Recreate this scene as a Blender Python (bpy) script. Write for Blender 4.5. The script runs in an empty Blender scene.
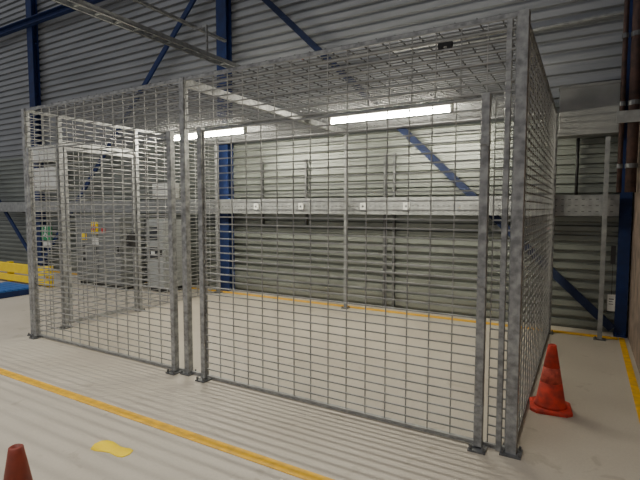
import bpy, math, random, bmesh
from mathutils import Vector, Matrix
random.seed(4)
scene=bpy.context.scene
COL=scene.collection

# ---------------------------------------------------------------- materials
def mat(name,c1,c2=None,scale=8,rough=.5,metal=0,emit=None,es=0,bump=0,stretch=None,detail=4):
    m=bpy.data.materials.new(name); m.use_nodes=True
    nt=m.node_tree; b=nt.nodes['Principled BSDF']
    b.inputs['Roughness'].default_value=rough; b.inputs['Metallic'].default_value=metal
    if c2 is None: c2=tuple(x*.88 for x in c1)
    tc=nt.nodes.new('ShaderNodeTexCoord'); mp=nt.nodes.new('ShaderNodeMapping')
    if stretch: mp.inputs['Scale'].default_value=stretch
    n=nt.nodes.new('ShaderNodeTexNoise'); n.inputs['Scale'].default_value=scale; n.inputs['Detail'].default_value=detail
    r=nt.nodes.new('ShaderNodeValToRGB')
    r.color_ramp.elements[0].position=.35; r.color_ramp.elements[1].position=.65
    r.color_ramp.elements[0].color=(*c2,1); r.color_ramp.elements[1].color=(*c1,1)
    L=nt.links.new
    L(tc.outputs['Object'],mp.inputs[0]); L(mp.outputs[0],n.inputs['Vector']); L(n.outputs['Fac'],r.inputs[0]); L(r.outputs[0],b.inputs['Base Color'])
    if bump:
        bp=nt.nodes.new('ShaderNodeBump'); bp.inputs['Strength'].default_value=bump; bp.inputs['Distance'].default_value=.01
        L(n.outputs['Fac'],bp.inputs['Height']); L(bp.outputs[0],b.inputs['Normal'])
    if emit:
        b.inputs['Emission Color'].default_value=(*emit,1); b.inputs['Emission Strength'].default_value=es
    return m
GALV=mat('galvanised',(.38,.39,.39),(.18,.185,.19),scale=22,rough=.45,metal=.3,detail=8)
GALVD=mat('galvanised_dark',(.17,.175,.18),(.10,.105,.11),scale=18,rough=.5,metal=.4)
GALVL=mat('galvanised_light',(.32,.33,.33),(.22,.23,.23),scale=12,rough=.5,metal=.2)
WIRE=mat('wire',(.36,.365,.36),(.22,.225,.22),scale=7,rough=.5,metal=.2)
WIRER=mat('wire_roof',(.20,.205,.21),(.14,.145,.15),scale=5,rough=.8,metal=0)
WALL=mat('cladding',(.235,.255,.232),(.175,.19,.172),scale=1.2,rough=.38,metal=.25,stretch=(1,1,4))
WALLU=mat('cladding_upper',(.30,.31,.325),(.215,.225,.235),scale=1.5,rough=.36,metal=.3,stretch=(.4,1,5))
BLUE=mat('blue_paint',(.005,.024,.12),(.003,.016,.08),rough=.7)
BLUED=mat('blue_paint_shaded',(.003,.012,.055),(.002,.009,.04),rough=.8)  # shaded copy of the blue: backlit darkness of one brace put into its colour
YEL=mat('yellow_paint',(.86,.48,.0),(.62,.35,.03),scale=14,rough=.6,detail=8)
YELB=mat('yellow_bright',(.98,.72,.0),(.92,.64,.0),rough=.5)
ORG=mat('cone_red',(.76,.06,.03),(.40,.045,.03),scale=14,rough=.75,detail=9)
ORGD=mat('cone_band',(.74,.13,.085),(.42,.06,.045),scale=24,rough=.75,detail=9)
ORGB=mat('cone_brown',(.36,.055,.025),(.20,.035,.022),scale=9,rough=.6)
BLK=mat('black_plastic',(.02,.02,.022),rough=.5)
WHT=mat('white_paint',(.76,.77,.74),rough=.45)
CAB=mat('cabinet_grey',(.19,.20,.20),(.16,.17,.17),rough=.4)
CAB2=mat('cabinet_light',(.38,.40,.40),(.33,.35,.35),rough=.4)
DUCT=mat('duct_grey',(.27,.275,.265),(.19,.195,.19),scale=3,rough=.55,detail=8)
RUST=mat('rusty_pipe',(.085,.045,.038),(.04,.026,.023),scale=12,rough=.8,bump=.4)
BRK=mat('block_beige',(.32,.24,.19),(.16,.125,.105),scale=6,rough=.85,bump=.6,detail=9)
GRN=mat('sign_green',(.0,.28,.10),rough=.4)
RED=mat('red_plastic',(.6,.02,.02),rough=.4)
TUBE=mat('tube_light',(1,1,.95),rough=.4,emit=(1,.94,.77),es=250)
DIFF=mat('lamp_housing',(.85,.85,.8),rough=.4)
SCR=mat('dark_screen',(.03,.035,.045),rough=.2)

# ---------------------------------------------------------------- builder
WL={}
class B:
    def __init__(s): s.v=[]; s.f=[]
    def box(s,x0,x1,y0,y1,z0,z1):
        n=len(s.v)
        s.v+=[(x0,y0,z0),(x1,y0,z0),(x1,y1,z0),(x0,y1,z0),(x0,y0,z1),(x1,y0,z1),(x1,y1,z1),(x0,y1,z1)]
        s.f+=[tuple(n+i for i in q) for q in [(3,2,1,0),(4,5,6,7),(0,1,5,4),(1,2,6,5),(2,3,7,6),(3,0,4,7)]]
        return s
    def cone(s,p,q,r0,r1,n=12,rot=0):
        p=Vector(p);q=Vector(q);d=(q-p).normalized()
        u=Vector((0,0,1)) if abs(d.z)<.9 else Vector((1,0,0))
        a=d.cross(u).normalized(); b=d.cross(a).normalized(); k=len(s.v)
        for c,r in((p,r0),(q,r1)):
            for i in range(n):
                t=2*math.pi*(i+rot)/n; s.v.append(tuple(c+a*math.cos(t)*r+b*math.sin(t)*r))
        for i in range(n):
            j=(i+1)%n; s.f.append((k+i,k+n+i,k+n+j,k+j))
        s.f.append(tuple(k+i for i in range(n))); s.f.append(tuple(k+2*n-1-i for i in range(n)))
        return s
    def cyl(s,p,q,r,n=12): return s.cone(p,q,r,r,n)
    def rod(s,p,q,r): return s.cone(p,q,r,r,4,.5)
    def beam(s,p,q,w,h,up=(0,-1,0)):
        p=Vector(p);q=Vector(q);d=(q-p).normalized(); u=Vector(up); a=d.cross(u).normalized()*w/2; b=u.normalized()*h/2
        n=len(s.v)
        for c in(p,q):
            for t in(-a-b,a-b,a+b,-a+b): s.v.append(tuple(c+t))
        s.f+=[tuple(n+i for i in qd) for qd in [(0,1,2,3),(7,6,5,4),(0,4,5,1),(1,5,6,2),(2,6,7,3),(3,7,4,0)]]
        return s
    def lathe(s,prof,cx=0,cy=0,n=32):
        k=len(s.v)
        for r,z in prof:
            for i in range(n):
                t=2*math.pi*i/n; s.v.append((cx+r*math.cos(t),cy+r*math.sin(t),z))
        for j in range(len(prof)-1):
            for i in range(n):
                i2=(i+1)%n; s.f.append((k+j*n+i,k+j*n+i2,k+(j+1)*n+i2,k+(j+1)*n+i))
        s.f.append(tuple(k+n-1-i for i in range(n))); s.f.append(tuple(k+(len(prof)-1)*n+i for i in range(n)))
        return s
    def pieces(s):
        """separate bodies that do not touch each other"""
        par=list(range(len(s.v)))
        def fd(i):
            while par[i]!=i: par[i]=par[par[i]]; i=par[i]
            return i
        for f in s.f:
            for j in f[1:]: par[fd(j)]=fd(f[0])
        comp={}
        for i in range(len(s.v)): comp.setdefault(fd(i),[]).append(i)
        cs=list(comp.values())
        bb=[[(min(s.v[i][k] for i in c),max(s.v[i][k] for i in c)) for k in range(3)] for c in cs]
        g=list(range(len(cs)))
        def gf(i):
            while g[i]!=i: i=g[i]
            return i
        for i in range(len(cs)):
            for j in range(i):
                if all(bb[i][k][0]<=bb[j][k][1]+.003 and bb[j][k][0]<=bb[i][k][1]+.003 for k in range(3)): g[gf(i)]=gf(j)
        out={}
        for i,c in enumerate(cs): out.setdefault(gf(i),[]).extend(c)
        res=[]
        for ids in out.values():
            ids=sorted(ids); mp={v:k for k,v in enumerate(ids)}; n=B(); n.v=[s.v[i] for i in ids]
            n.f=[tuple(mp[i] for i in f) for f in s.f if f[0] in mp]; res.append(n)
        return res
    def done(s,name,m,parent=None,split=True,**k):
        if split and parent and k.get('kind') is None and len(s.v)<600:
            ps=s.pieces()
            if len(ps)>1: return [p.emit(name,m,parent,**k) for p in ps][0]
        return s.emit(name,m,parent,**k)
    def emit(s,name,m,parent=None,label=None,cat=None,group=None,kind=None,smooth=False,bevel=0):
        xs=[v[0] for v in s.v];ys=[v[1] for v in s.v];zs=[v[2] for v in s.v]
        c=Vector(((min(xs)+max(xs))/2,(min(ys)+max(ys))/2,min(zs)))
        me=bpy.data.meshes.new(name); me.from_pydata([tuple(Vector(v)-c) for v in s.v],[],s.f)
        bm=bmesh.new(); bm.from_mesh(me); bmesh.ops.recalc_face_normals(bm,faces=bm.faces); bm.to_mesh(me); bm.free()
        me.materials.append(m)
        if smooth:
            for p in me.polygons: p.use_smooth = len(p.vertices)==4
        o=bpy.data.objects.new(name,me); COL.objects.link(o)
        if bevel:
            md=o.modifiers.new('bevel','BEVEL'); md.width=bevel; md.segments=2; md.limit_method='ANGLE'
        o.location=c
        if parent:
            o.parent=parent
            o.matrix_parent_inverse=Matrix.Translation(-WL[parent.name])
        WL[o.name]=c.copy()
        if label:o['label']=label
        if cat:o['category']=cat
        if group:o['group']=group
        if kind:o['kind']=kind
        return o
def empty(name,loc,label=None,cat=None,parent=None,group=None):
    o=bpy.data.objects.new(name,None); o.empty_display_size=.1; COL.objects.link(o)
    o.location=loc
    if parent:
        o.parent=parent; o.matrix_parent_inverse=Matrix.Translation(-WL[parent.name])
    WL[o.name]=Vector(loc)
    if label:o['label']=label
    if cat:o['category']=cat
    if group:o['group']=group
    return o

# ---------------------------------------------------------------- shell
WY=6.95
fm=bpy.data.materials.new('floor_paint'); fm.use_nodes=True; nt=fm.node_tree; bs=nt.nodes['Principled BSDF']
tc=nt.nodes.new('ShaderNodeTexCoord')
def noise(s,d,dist=0):
    n=nt.nodes.new('ShaderNodeTexNoise'); n.inputs['Scale'].default_value=s; n.inputs['Detail'].default_value=d; n.inputs['Distortion'].default_value=dist
    nt.links.new(tc.outputs['Object'],n.inputs['Vector']); return n
def ramp(n,p0,c0,p1,c1):
    r=nt.nodes.new('ShaderNodeValToRGB'); e=r.color_ramp.elements; e[0].position=p0;e[1].position=p1;e[0].color=(*c0,1);e[1].color=(*c1,1)
    nt.links.new(n.outputs['Fac'],r.inputs[0]); return r
def mul(a,b,f):
    m=nt.nodes.new('ShaderNodeMixRGB'); m.blend_type='MULTIPLY'; m.inputs[0].default_value=f
    nt.links.new(a.outputs[0],m.inputs[1]); nt.links.new(b.outputs[0],m.inputs[2]); return m
base=ramp(noise(1.1,8),.3,(.46,.41,.335),.7,(.54,.49,.405))
fine=ramp(noise(60,3),.3,(.85,.85,.85),.7,(1,1,1))
scuff=ramp(noise(6,10,.6),.31,(.6,.57,.53),.38,(1,1,1))
m1=mul(base,fine,.5); m2=mul(m1,scuff,.4)
nt.links.new(m2.outputs[0],bs.inputs['Base Color']); bs.inputs['Roughness'].default_value=.5
B().box(-24,.6,-6,7.1,-.1,0).done('floor',fm,kind='structure')
def ribbed(name,z0,z1,m,x0=-24,x1=.6,per=.125,dep=.05,gr=.038):
    w=B(); z=z0; prof=[]
    while z<z1-.001:
        prof+=[(0,z),(0,z+gr),(-dep,z+gr+.012),(-dep,z+per-.014)]; z+=per
    prof.append((0,z))
    for (y,zz) in prof: w.v+=[(x0,WY+y,zz),(x1,WY+y,zz)]
    for i in range(len(prof)-1): w.f.append((2*i,2*i+1,2*i+3,2*i+2))
    k=len(w.v); w.v+=[(x0,WY+.12,z0),(x1,WY+.12,z0),(x0,WY+.12,z),(x1,WY+.12,z)]
    t=2*(len(prof)-1)
    w.f+=[(k,k+1,k+3,k+2),(0,k,k+1,1),(t,t+1,k+3,k+2)]
    w.done(name,m,kind='structure'); return z
zz=ribbed('wall_back',0,2.99,WALL)
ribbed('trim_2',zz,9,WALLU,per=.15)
B().box(.50,.6,-6,WY,0,3.0).done('wall_right',BRK,kind='structure')
B().box(.53,.6,-6,WY,3.0,9).done('trim_1',RUST,kind='structure')

# ---------------------------------------------------------------- floor markings
def strip(x0,x1,y0,y1,label):
    B().box(x0,x1,y0,y1,.0,.004).done('floor_line',YEL,label=label,cat='floor marking')
strip(-14,.39,2.215,2.30,'long yellow painted line in front of the cage')
strip(-14,.39,6.56,6.68,'yellow painted line along the corrugated wall')
strip(.40,.46,-4,6.68,'yellow painted line beside the block wall')
b=B(); ang=math.radians(6)
out=[(-.17,.0),(-.165,.05),(-.13,.072),(-.08,.076),(-.03,.062),(.02,.046),(.06,.048),(.10,.056),(.135,.046),(.15,.0),(.135,-.044),(.10,-.052),(.06,-.046),(.01,-.038),(-.04,-.046),(-.09,-.06),(-.14,-.056)]
n=len(out)
for z in(0,.004):
    for (x,y) in out: b.v.append((-2.665+x*math.cos(ang)-y*math.sin(ang),1.865+x*math.sin(ang)+y*math.cos(ang),z))
for i in range(n): b.f.append((i,(i+1)%n,n+(i+1)%n,n+i))
b.f.append(tuple(range(n,2*n))); b.f.append(tuple(range(n-1,-1,-1)))
b.done('footprint_marker',YELB,label='yellow shoe-print sticker on the grey floor',cat='floor marking')
b=B(); b.box(.33,.49,3.10,3.2,0,.012); b.done('floor_marker',BLUE,label='small blue strip on the floor near the wall',cat='floor marking')

# ---------------------------------------------------------------- wall structure
for i,cx in enumerate((.42,-6.03,-12.45,-18.85)):
    hw=.06 if i==0 else .12
    y0,y1=(6.74,6.9)
    e=empty('steel_column',(cx,y1-.1,0),'dark blue steel I-section column against corrugated wall','column',group='blue wall columns')
    b=B(); b.box(cx-hw,cx+hw,y0,y0+.02,0,9); b.box(cx-hw,cx+hw,y1-.02,y1,0,9); b.box(cx-.01,cx+.01,y0+.02,y1-.02,0,9)
    b.done('column_shaft',BLUE,parent=e)
    b=B(); b.box(cx-hw-.01,cx+hw+.01,y0-.03,y1,0,.02)
    for sx in(-1,1): b.cyl((cx+sx*hw*.7,y0-.015,.02),(cx+sx*hw*.7,y0-.015,.05),.012,6)
    b.done('base_plate',BLUE,parent=e)
def brace(p,q,m=BLUE):
    b=B(); b.beam(p,q,.10,.04)
    b.done('diagonal_brace',m,label='dark blue diagonal steel brace between wall columns',cat='brace',group='blue wall braces')
brace((.33,6.715,.1),(-5.9,6.715,6.12),BLUED)
brace((-12.35,6.715,.1),(-6.15,6.715,6.12))
brace((-12.5,6.715,.1),(-18.8,6.715,6.12))
b=B(); b.box(-23,.49,6.72,6.74,6.2,6.36); b.box(-23,.49,6.62,6.74,6.34,6.36); b.box(-23,.49,6.62,6.74,6.19,6.21)
b.done('horizontal_beam',BLUE,label='dark blue horizontal steel tie beam high on wall',cat='beam')

e=empty('cable_tray',(-6,6.6,1.5),'long perforated galvanised cable tray along the wall','cable tray')
b=B(); b.box(-16,.34,6.56,6.575,1.5,1.76); b.box(-16,.34,6.575,6.68,1.5,1.515); b.box(-16,.34,6.575,6.68,1.745,1.76)
b.done('tray_body',GALVL,parent=e)
b=B(); x=-8
while x<.3:
    for zz in(1.55,1.625,1.70): b.box(x,x+.03,6.556,6.561,zz,zz+.012)
    x+=.075
b.done('tray_slots',GALVD,parent=e,kind='stuff')
b=B()
for xx in (-15,-12.9,-10.5,-8.4): b.box(xx-.02,xx+.02,6.60,6.69,1.47,1.5)
b.done('tray_bracket',GALVD,parent=e)
for x in(-5.08,-4.14,-3.0,-2.30):
    e=empty('socket_outlet',(x,6.54,1.58),'small white socket box on the galvanised tray','socket',group='sockets on the tray')
    B().box(x-.05,x+.05,6.52,6.555,1.57,1.68).done('socket_body',WHT,parent=e,bevel=.006)
    B().cyl((x,6.52,1.625),(x,6.516,1.625),.018,16).done('socket_face',GALVD,parent=e)
e=empty('wall_duct',(0,6.6,2.48),'light grey sheet metal box duct on the wall','duct')
B().box(-.33,.30,6.45,6.70,2.5,3.06).done('duct_body',DUCT,parent=e,bevel=.01)
b=B(); b.box(-.34,.31,6.44,6.71,3.05,3.08); b.box(-.34,.31,6.44,6.71,2.48,2.51); b.done('duct_flange',DUCT,parent=e)
b=B(); b.box(-.30,-.25,6.70,6.90,2.6,2.7); b.box(.2,.25,6.70,6.90,2.6,2.7); b.done('duct_bracket',GALVD,parent=e)
for (x,z0,z1) in [(-2.78,0,2.45),(-2.62,0,2.45),(-4.25,1.3,2.45),(-5.2,1.3,2.45)]:
    y=6.86; r=.018
    e=empty('upright_rail',(x,y,z0),'thin galvanised upright rail against the wall','rail',group='uprights on the wall')
    b=B(); b.box(x-r,x+r,y-.005,y+.0,z0,z1); b.box(x-r,x-r+.005,y,y+.045,z0,z1); b.box(x+r-.005,x+r,y,y+.045,z0,z1); b.done('rail_channel',GALVD,parent=e)
    b=B(); b.box(x-.04,x+.04,y-.03,y+.045,z0,z0+.008); b.done('rail_foot',GALVD,parent=e)
e=empty('conduit_post',(.2,6.6,0),'light galvanised square post standing by the wall','post')
b=B(); b.box(.17,.22,6.46,6.51,0,2.44); b.done('post_shaft',GALVL,parent=e)
b=B(); b.box(.13,.26,6.43,6.54,0,.012); b.cyl((.15,6.45,.012),(.15,6.45,.04),.01,6); b.done('base_plate',GALVD,parent=e)
B().cyl((-.12,6.84,1.70),(-.12,6.84,2.6),.02,10).done('conduit',BLK,label='thin black vertical conduit above the tray',cat='pipe',smooth=True)
# rusty pipes
for x,r in((.315,.026),(.425,.055)):
    e=empty('rusty_pipe',(x,6.3,1.78),'dark brown rusty vertical pipe beside the blue column','pipe',group='rusty pipes')
    B().cyl((x,6.3,1.78),(x,6.3,5.2),r,14).done('pipe_run',RUST,parent=e,smooth=True)
    b=B()
    for zz in(2.05,2.75,3.5,4.3): b.cyl((x,6.3,zz),(x,6.3,zz+.05),r+.008,14)
    b.done('pipe_collar',GALVD,parent=e)
e=empty('pipe_bracket',(.4,6.4,2.5),'grey steel bracket clamp holding pipes to wall','bracket')
B().box(.26,.50,6.20,6.23,2.55,2.68).done('bracket_plate',GALVL,parent=e)
B().box(.485,.50,6.23,6.70,2.57,2.64).done('bracket_arm',GALVD,parent=e)
# white tag
e=empty('hanging_tag',(.3,6.42,.4),'small white notice tag clipped to the post','sign')
B().box(.26,.34,6.50,6.505,.36,.56).done('tag_card',WHT,parent=e)
b=B(); b.box(.275,.325,6.498,6.5,.5,.51); b.box(.275,.315,6.498,6.5,.47,.477); b.box(.275,.32,6.498,6.5,.44,.447); b.done('tag_print',BLK,parent=e)
b=B(); b.beam((.3,6.50,.56),(.30,6.52,.95),.006,.006); b.box(.275,.325,6.50,6.53,.93,1.15); b.done('tag_hook',BLK,parent=e)
B().cyl((-4,6.85,3.88),(.5,6.85,3.98),.028,10).done('conduit',GALVL,label='thin horizontal galvanised conduit high on wall',cat='pipe')
# overhead ladder tray heading to the wall
e=empty('overhead_ladder_tray',(-5.6,5,4.1),'galvanised open ladder tray running out from the wall','cable tray')
b=B()
for xx in(-5.68,-5.52):
    b.box(xx-.004,xx+.004,-2,6.70,4.10,4.18); b.box(xx-.004,xx+.03,-2,6.70,4.10,4.105)
b.done('side_rail',GALVL,parent=e)
yy=-1.8
b=B()
while yy<6.6:
    b.box(-5.676,-5.524,yy,yy+.035,4.12,4.135); yy+=.3
b.done('rung',GALVL,parent=e)
e=empty('overhead_rail',(-5.9,5,4.7),'thin galvanised overhead rail running out from the wall','beam')
B().box(-5.92,-5.86,-2,6.70,4.66,4.70).done('channel',GALVL,parent=e)
b=B(); b.box(-5.90,-5.6,5.9,5.94,4.62,4.66); b.box(-5.62,-5.6,5.9,5.94,4.185,4.62); b.done('channel_clip',GALV,parent=e)

# ---------------------------------------------------------------- the cage
CX0,CX1,CY0,CY1,H=-5.97,-.37,3.14,6.50,2.8
cage=empty('mesh_cage',(-3.2,4.8,0),'large galvanised wire mesh storage cage with square posts','cage')
PW=.03
def post(x,y,z1,w=PW,name='post',par=cage,plate=True,z0=0,m=None):
    b=B(); b.box(x-w,x+w,y-w,y+w,z0,z1); b.done(name,m or GALV,parent=par,bevel=.004)
    if plate:
        b=B(); q=w+.03; b.box(x-q,x+q,y-q,y+q,0,.012)
        for sx in(-1,1):
            for sy in(-1,1): b.cyl((x+sx*(w+.015),y+sy*(w+.015),.012),(x+sx*(w+.015),y+sy*(w+.015),.035),.009,6)
        b.done('base_plate',GALVD,parent=par)
post(CX1,CY0,H,w=.034); post(CX0,CY0,H); post(-3.28,CY0,H); post(CX1,CY1,H); post(-3.28,CY1,H-.02,w=.025,m=GALVL); post(CX0,CY1,H)
FT=.024
b=B(); b.box(CX0,CX1,CY0-.015,CY0+.015,H-FT,H); b.box(CX0,CX1,CY1-.015,CY1+.015,H-FT,H)
b.box(CX0-.015,CX0+.015,CY0,CY1,H-FT,H); b.box(CX1-.015,CX1+.015,CY0,CY1,H-FT,H); b.done('top_frame',GALV,parent=cage)
b=B(); b.box(-3.305,-3.255,CY0+.03,CY1,H-.07,H-.0); b.done('roof_beam',GALV,parent=cage)
b=B(); b.box(CX1-.095,CX1-.06,CY0-.02,CY0+.02,0,H-.03); b.done('post',GALV,parent=cage,bevel=.004)
DX,DZ=.165,.064
def wires(kind,c,a0,a1,b0,b1,da=DX,db=DZ,r=.0052,r2=.0072,name='wire_panel',par=cage,m=None):
    b=B(); na=max(1,round((a1-a0)/da)); nb=max(1,round((b1-b0)/db))
    def P(u,v,off):
        return {'xz':(u,c+off,v),'yz':(c+off,u,v),'xy':(u,v,c+off)}[kind]
    for i in range(na+1):
        u=a0+(a1-a0)*i/na; b.rod(P(u,b0,r),P(u,b1,r),r)
    for j in range(nb+1):
        v=b0+(b1-b0)*j/nb; b.rod(P(a0,v,-r),P(a1,v,-r),r2)
    return b.done(name,m or WIRE,parent=par,split=False)
G=2.3
wires('xz',CY0-.01,-3.24,CX1-.04,G+.03,H-.03)
wires('xz',CY0-.01,CX0+.035,-3.32,G+.03,H-.03)
wires('xz',CY0,-.52,CX1-.04,.03,G+.0,da=.07)
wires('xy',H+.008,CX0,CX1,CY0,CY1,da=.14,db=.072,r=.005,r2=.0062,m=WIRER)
wires('yz',CX1,CY0+.04,CY1-.04,.03,H-.03,db=.062)
wires('yz',CX0,CY0+.04,3.52,.03,H-.03)
wires('yz',CX0,4.76,CY1-.04,.03,H-.03)
wires('yz',CX0,3.58,4.70,2.48,H-.03)
post(CX0,3.55,H-.03,w=.028); post(CX0,4.73,H-.03,w=.028)
b=B(); b.box(CX0-.025,CX0+.025,3.58,4.70,2.42,2.46); b.done('lintel',GALV,parent=cage)
sd=empty('side_door',(CX0,4.1,0.05),parent=cage)
b=B(); b.box(CX0-.02,CX0+.02,3.6,3.64,.05,2.4); b.box(CX0-.02,CX0+.02,4.64,4.68,.05,2.4); b.box(CX0-.02,CX0+.02,3.64,4.64,.05,.09); b.box(CX0-.02,CX0+.02,3.64,4.64,2.36,2.4)
b.done('door_frame',GALV,parent=sd)
wires('yz',CX0,3.64,4.64,.09,2.36,par=sd)
b=B(); b.box(CX0-.03,CX0+.03,4.55,4.66,1.0,1.22); b.beam((CX0+.05,4.6,1.12),(CX0+.03,4.47,1.12),.02,.04,(0,0,1)); b.done('door_lock',BLK,parent=sd,split=False)
def gate(x0,x1,hinge):
    g=empty('gate',((x0+x1)/2,CY0-.05,0),parent=cage); y=CY0-.04
    for x in(x0,x1):
        b=B(); b.box(x-.026,x+.026,y-.028,y+.028,.02,G+.02); b.done('gate_post',GALV,parent=g,bevel=.004)
    b=B(); b.box(x0+.026,x1-.026,y-.006,y+.006,.03,.042); b.box(x0+.026,x1-.026,y-.005,y+.005,G-.008,G); b.done('gate_rail',GALV,parent=g)
    wires('xz',y,x0+.03,x1-.03,.045,G-.01,par=g)
    for z in(.25,1.1,2.0):
        b=B()
        b.box(hinge-.025,hinge+.025,y-.04,y-.028,z,z+.05); b.cyl((hinge+.025,y-.035,z-.01),(hinge+.025,y-.035,z+.06),.008,8)
        b.done('gate_hinge',GALV,parent=g)
    for x in (x0,x1):
        b=B()
        b.box(x-.055,x+.055,y-.075,y+.04,0,.012); b.cyl((x-.04,y-.058,.012),(x-.04,y-.058,.04),.011,6); b.cyl((x+.04,y-.058,.012),(x+.04,y-.058,.04),.011,6)
        b.done('gate_foot',GALVD,parent=g)
gate(-3.03,-.57,-.57)
gate(-5.83,-3.42,-5.83)
b=B(); b.box(CX0,CX1,CY0+.0,CY0+.02,.0,.03); b.box(CX1-.01,CX1+.01,CY0,CY1,0,.03); b.done('bottom_rail',GALV,parent=cage)
e=empty('roof_gear',(-.9,3.4,2.6),'galvanised bracket with black roller under cage roof','bracket')
B().box(-1.3,-.45,3.35,3.38,2.775,2.79).done('gear_rail',GALV,parent=e)
b=B(); b.box(-.96,-.86,3.35,3.38,2.745,2.775); b.cyl((-.94,3.34,2.735),(-.94,3.39,2.735),.016,14); b.cyl((-.88,3.34,2.735),(-.88,3.39,2.735),.016,14); b.done('gear_roller',BLK,parent=e)

# ---------------------------------------------------------------- lamps
for (xa,xb) in((-2.9,-1.33),(-5.85,-4.28)):
    y=5.28; e=empty('tube_lamp',((xa+xb)/2,y,2.7),'lit fluorescent tube batten hung under the cage roof','lamp',group='cage tube lamps')
    B().box(xa,xb,y-.04,y+.04,2.745,2.785).done('lamp_housing',DIFF,parent=e,bevel=.005)
    B().cyl((xa+.03,y,2.70),(xb-.03,y,2.70),.024,10).done('lamp_tube',TUBE,parent=e,smooth=True)
    b=B(); b.box(xa,xa+.03,y-.03,y+.03,2.67,2.747); b.box(xb-.03,xb,y-.03,y+.03,2.67,2.747); b.done('lamp_cap',WHT,parent=e)
    b=B(); b.box(xa+.3,xa+.33,y-.05,y+.05,2.784,2.795); b.box(xb-.33,xb-.3,y-.05,y+.05,2.784,2.795); b.done('lamp_clip',GALVD,parent=e)

# ---------------------------------------------------------------- cones
def cone(x,y,rot,s,m1,m2,lab):
    e=empty('traffic_cone',(x,y,0),lab,'traffic cone')
    b=B(); h=.15*s; pts=[]; c=.045*s
    for sx,sy in((1,1),(-1,1),(-1,-1),(1,-1)):
        q=[(sx*h,sy*(h-c)),(sx*(h-c),sy*h)]
        if sx*sy<0:q.reverse()
        pts+=q
    for z,f in((0,1),(.022*s,1),(.03*s,.93)):
        for px,py in pts:
            X=px*f*math.cos(rot)-py*f*math.sin(rot); Y=px*f*math.sin(rot)+py*f*math.cos(rot); b.v.append((x+X,y+Y,z))
    for j in(0,1):
        for i in range(8): b.f.append((j*8+i,j*8+(i+1)%8,(j+1)*8+(i+1)%8,(j+1)*8+i))
    b.f.append(tuple(range(7,-1,-1))); b.f.append(tuple(range(16,24)))
    b.done('cone_base',m1,parent=e)
    # one straight taper split in skirt, band and tip
    R=lambda z:.112+(.030-.112)*(z-.03)/(.515-.03)
    z0=.03*s
    B().lathe([(.122*s,z0),(.112*s,z0+.015*s),(R(.07)*s,.07*s),(R(.22)*s,.22*s)],x,y).done('cone_skirt',m1,parent=e,smooth=True)
    B().lathe([(R(.22)*s,.22*s),(R(.34)*s,.34*s)],x,y).done('cone_band',m2,parent=e,smooth=True)
    B().lathe([(R(.34)*s,.34*s),(R(.49)*s,.49*s),(.030*s,.515*s),(.022*s,.52*s),(.021*s,.50*s)],x,y).done('cone_tip',m1,parent=e,smooth=True)
cone(-.195,4.03,.12,1,ORG,ORGD,'worn faded red traffic cone standing beside the mesh cage')
cone(-2.21,1.06,.2,1,ORGB,ORGB,'dirty brown-red traffic cone standing on open floor')

# ---------------------------------------------------------------- cabinets
def cabinet(x0,x1,y0,y1,h,m,lab,doors=2):
    e=empty('control_cabinet',((x0+x1)/2,(y0+y1)/2,0),lab,'electrical cabinet')
    B().box(x0,x1,y0,y1,.08,h).done('body',m,parent=e,bevel=.008)
    B().box(x0+.02,x1-.02,y0+.02,y1-.02,0,.08).done('plinth',BLK,parent=e)
    wd=(x1-x0)/doors
    for i in range(doors):
        a=x0+i*wd+.012; c=x0+(i+1)*wd-.012
        d=B().box(a,c,y0-.02,y0,.1,h-.02).done('door',m,parent=e,bevel=.004)
        B().box(c-.06,c-.035,y0-.045,y0-.02,h*.5,h*.5+.14).done('handle',BLK,parent=d)
    return e
c1=cabinet(-9.15,-7.75,5.75,6.3,1.42,CAB,'grey steel control cabinet with yellow isolator switch')
B().box(-8.62,-8.42,5.715,5.73,1.08,1.32).done('switch_plate',YELB,parent=c1)
B().cyl((-8.52,5.715,1.2),(-8.52,5.68,1.2),.05,16).done('isolator_switch',RED,parent=c1)
B().box(-8.62,-8.42,5.72,5.73,.86,1.0).done('notice_label',WHT,parent=c1)
B().box(-8.95,-8.8,5.72,5.73,.95,1.1).done('warning_label',YELB,parent=c1)
b=B()
for i in range(3): b.cyl((-8.88,5.73,.55+.13*i),(-8.88,5.70,.55+.13*i),.03,12)
b.done('button',BLK,parent=c1)
B().box(-8.3,-8.2,5.715,5.73,1.1,1.2).done('red_label',RED,parent=c1)
c2=cabinet(-7.3,-6.82,5.98,6.45,1.38,CAB2,'light grey control cabinet with dark display and notice plate',1)
B().box(-7.2,-6.94,5.945,5.96,1.0,1.26).done('display',SCR,parent=c2)
B().box(-7.22,-6.98,5.95,5.96,.64,.86).done('notice_plate',SCR,parent=c2)
B().box(-7.15,-7.05,5.945,5.95,.72,.78).done('status_label',WHT,parent=c2)
def wbox(x0,x1,z0,z1,y0,y1,lab):
    e=empty('junction_box',((x0+x1)/2,y1,z0),lab,'junction box')
    B().box(x0,x1,y0,y1,z0,z1).done('box_body',WHT,parent=e,bevel=.01)
    B().box(x0+.03,x1-.03,y0-.012,y0,z0+.03,z1-.03).done('box_lid',WHT,parent=e,bevel=.004)
    B().box(x0+.06,x0+.12,y0-.016,y0-.012,z0+.06,z0+.09).done('box_latch',BLK,parent=e)
wbox(-12.3,-11.2,2.75,3.15,6.55,6.71,'white rectangular box fixed beside blue column')
wbox(-12.15,-11.2,2.05,2.6,6.55,6.71,'white square box below another white box')
wbox(-7.85,-7.35,1.80,2.12,6.6,6.88,'small white box fixed above the cable tray')
e=empty('exit_sign',(-11.9,6.7,.8),'green emergency exit sign with white running figure','sign')
B().box(-12.1,-11.7,6.64,6.69,.78,1.16).done('sign_panel',GRN,parent=e)
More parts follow.
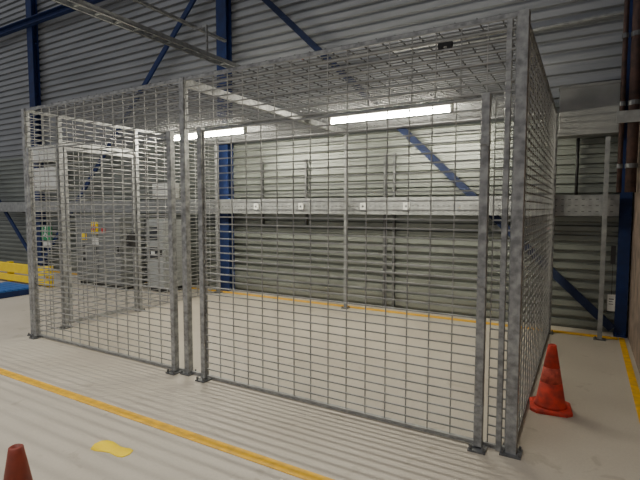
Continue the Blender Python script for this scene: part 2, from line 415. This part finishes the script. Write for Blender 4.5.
b=B(); b.cyl((-11.9,6.64,1.10),(-11.9,6.635,1.10),.028,12)
for p,q in [((-12.01,1.07),(-12.03,.97)),((-12.03,.97),(-11.96,.92)),((-11.96,.92),(-11.97,.85)),((-12.03,.97),(-12.07,.9)),((-12.07,.9),(-12.13,.88)),((-12.01,1.05),(-11.95,1.0)),((-12.01,1.05),(-12.08,1.02))]:
    b.beam((p[0]+.1,6.637,p[1]),(q[0]+.1,6.637,q[1]),.036,.004)
b.done('sign_figure',WHT,parent=e,split=False)
B().box(-12.08,-11.72,6.65,6.69,.62,.75).done('arrow_panel',WHT,parent=e)
# barrier
e=empty('safety_barrier',(-10.5,5.2,0),'low yellow steel impact barrier near cabinets','barrier')
B().box(-12.6,-9.25,5.18,5.24,.22,.42).done('barrier_rail',YELB,parent=e,bevel=.01)
B().box(-12.6,-9.25,5.18,5.24,.04,.18).done('barrier_rail',YELB,parent=e,bevel=.01)
for x in(-12.3,-10.9,-9.4):
    B().box(x-.05,x+.05,5.24,5.34,0,.43).done('barrier_post',YELB,parent=e)
e=empty('blue_pallet',(-9.1,4.3,0),'flat blue plastic pallet lying on floor','pallet')
PB=mat('pallet_blue',(.02,.13,.42),rough=.5)
for i in range(7): B().box(-10.0,-8.9,4.0+.115*i,4.09+.115*i,.10,.13).done('deck_board',PB,parent=e)
for xx in(-10.0,-9.5,-9.0): B().box(xx,xx+.1,4.0,4.78,0,.10).done('runner',BLUE,parent=e)

# ---------------------------------------------------------------- light
wd=bpy.data.worlds.new('world'); scene.world=wd; wd.use_nodes=True
wd.node_tree.nodes['Background'].inputs[0].default_value=(.95,.96,1,1)
wd.node_tree.nodes['Background'].inputs[1].default_value=.38
def area(loc,rot,sx,sy,e,spread=110,col=(1,.97,.91)):  # added overhead fills without fixtures, put in to brighten the floor
    l=bpy.data.lights.new('fill_light','AREA'); l.shape='RECTANGLE'; l.size=sx; l.size_y=sy; l.energy=e; l.color=col; l.spread=math.radians(spread)
    o=bpy.data.objects.new('fill_light',l); o.location=loc; o.rotation_euler=rot; COL.objects.link(o)
area((-3.5,-1.2,7.5),(0,0,0),8,.5,200,95)
area((-11,1.5,7.5),(0,0,0),6,.5,180)

cam=bpy.data.cameras.new('camera'); cam.sensor_width=36; cam.lens=36*460/640; cam.clip_start=.05
co=bpy.data.objects.new('camera',cam); co.location=(0,0,1.6)
co.rotation_euler=(math.radians(90-3.98),0,math.radians(30)); COL.objects.link(co); scene.camera=co
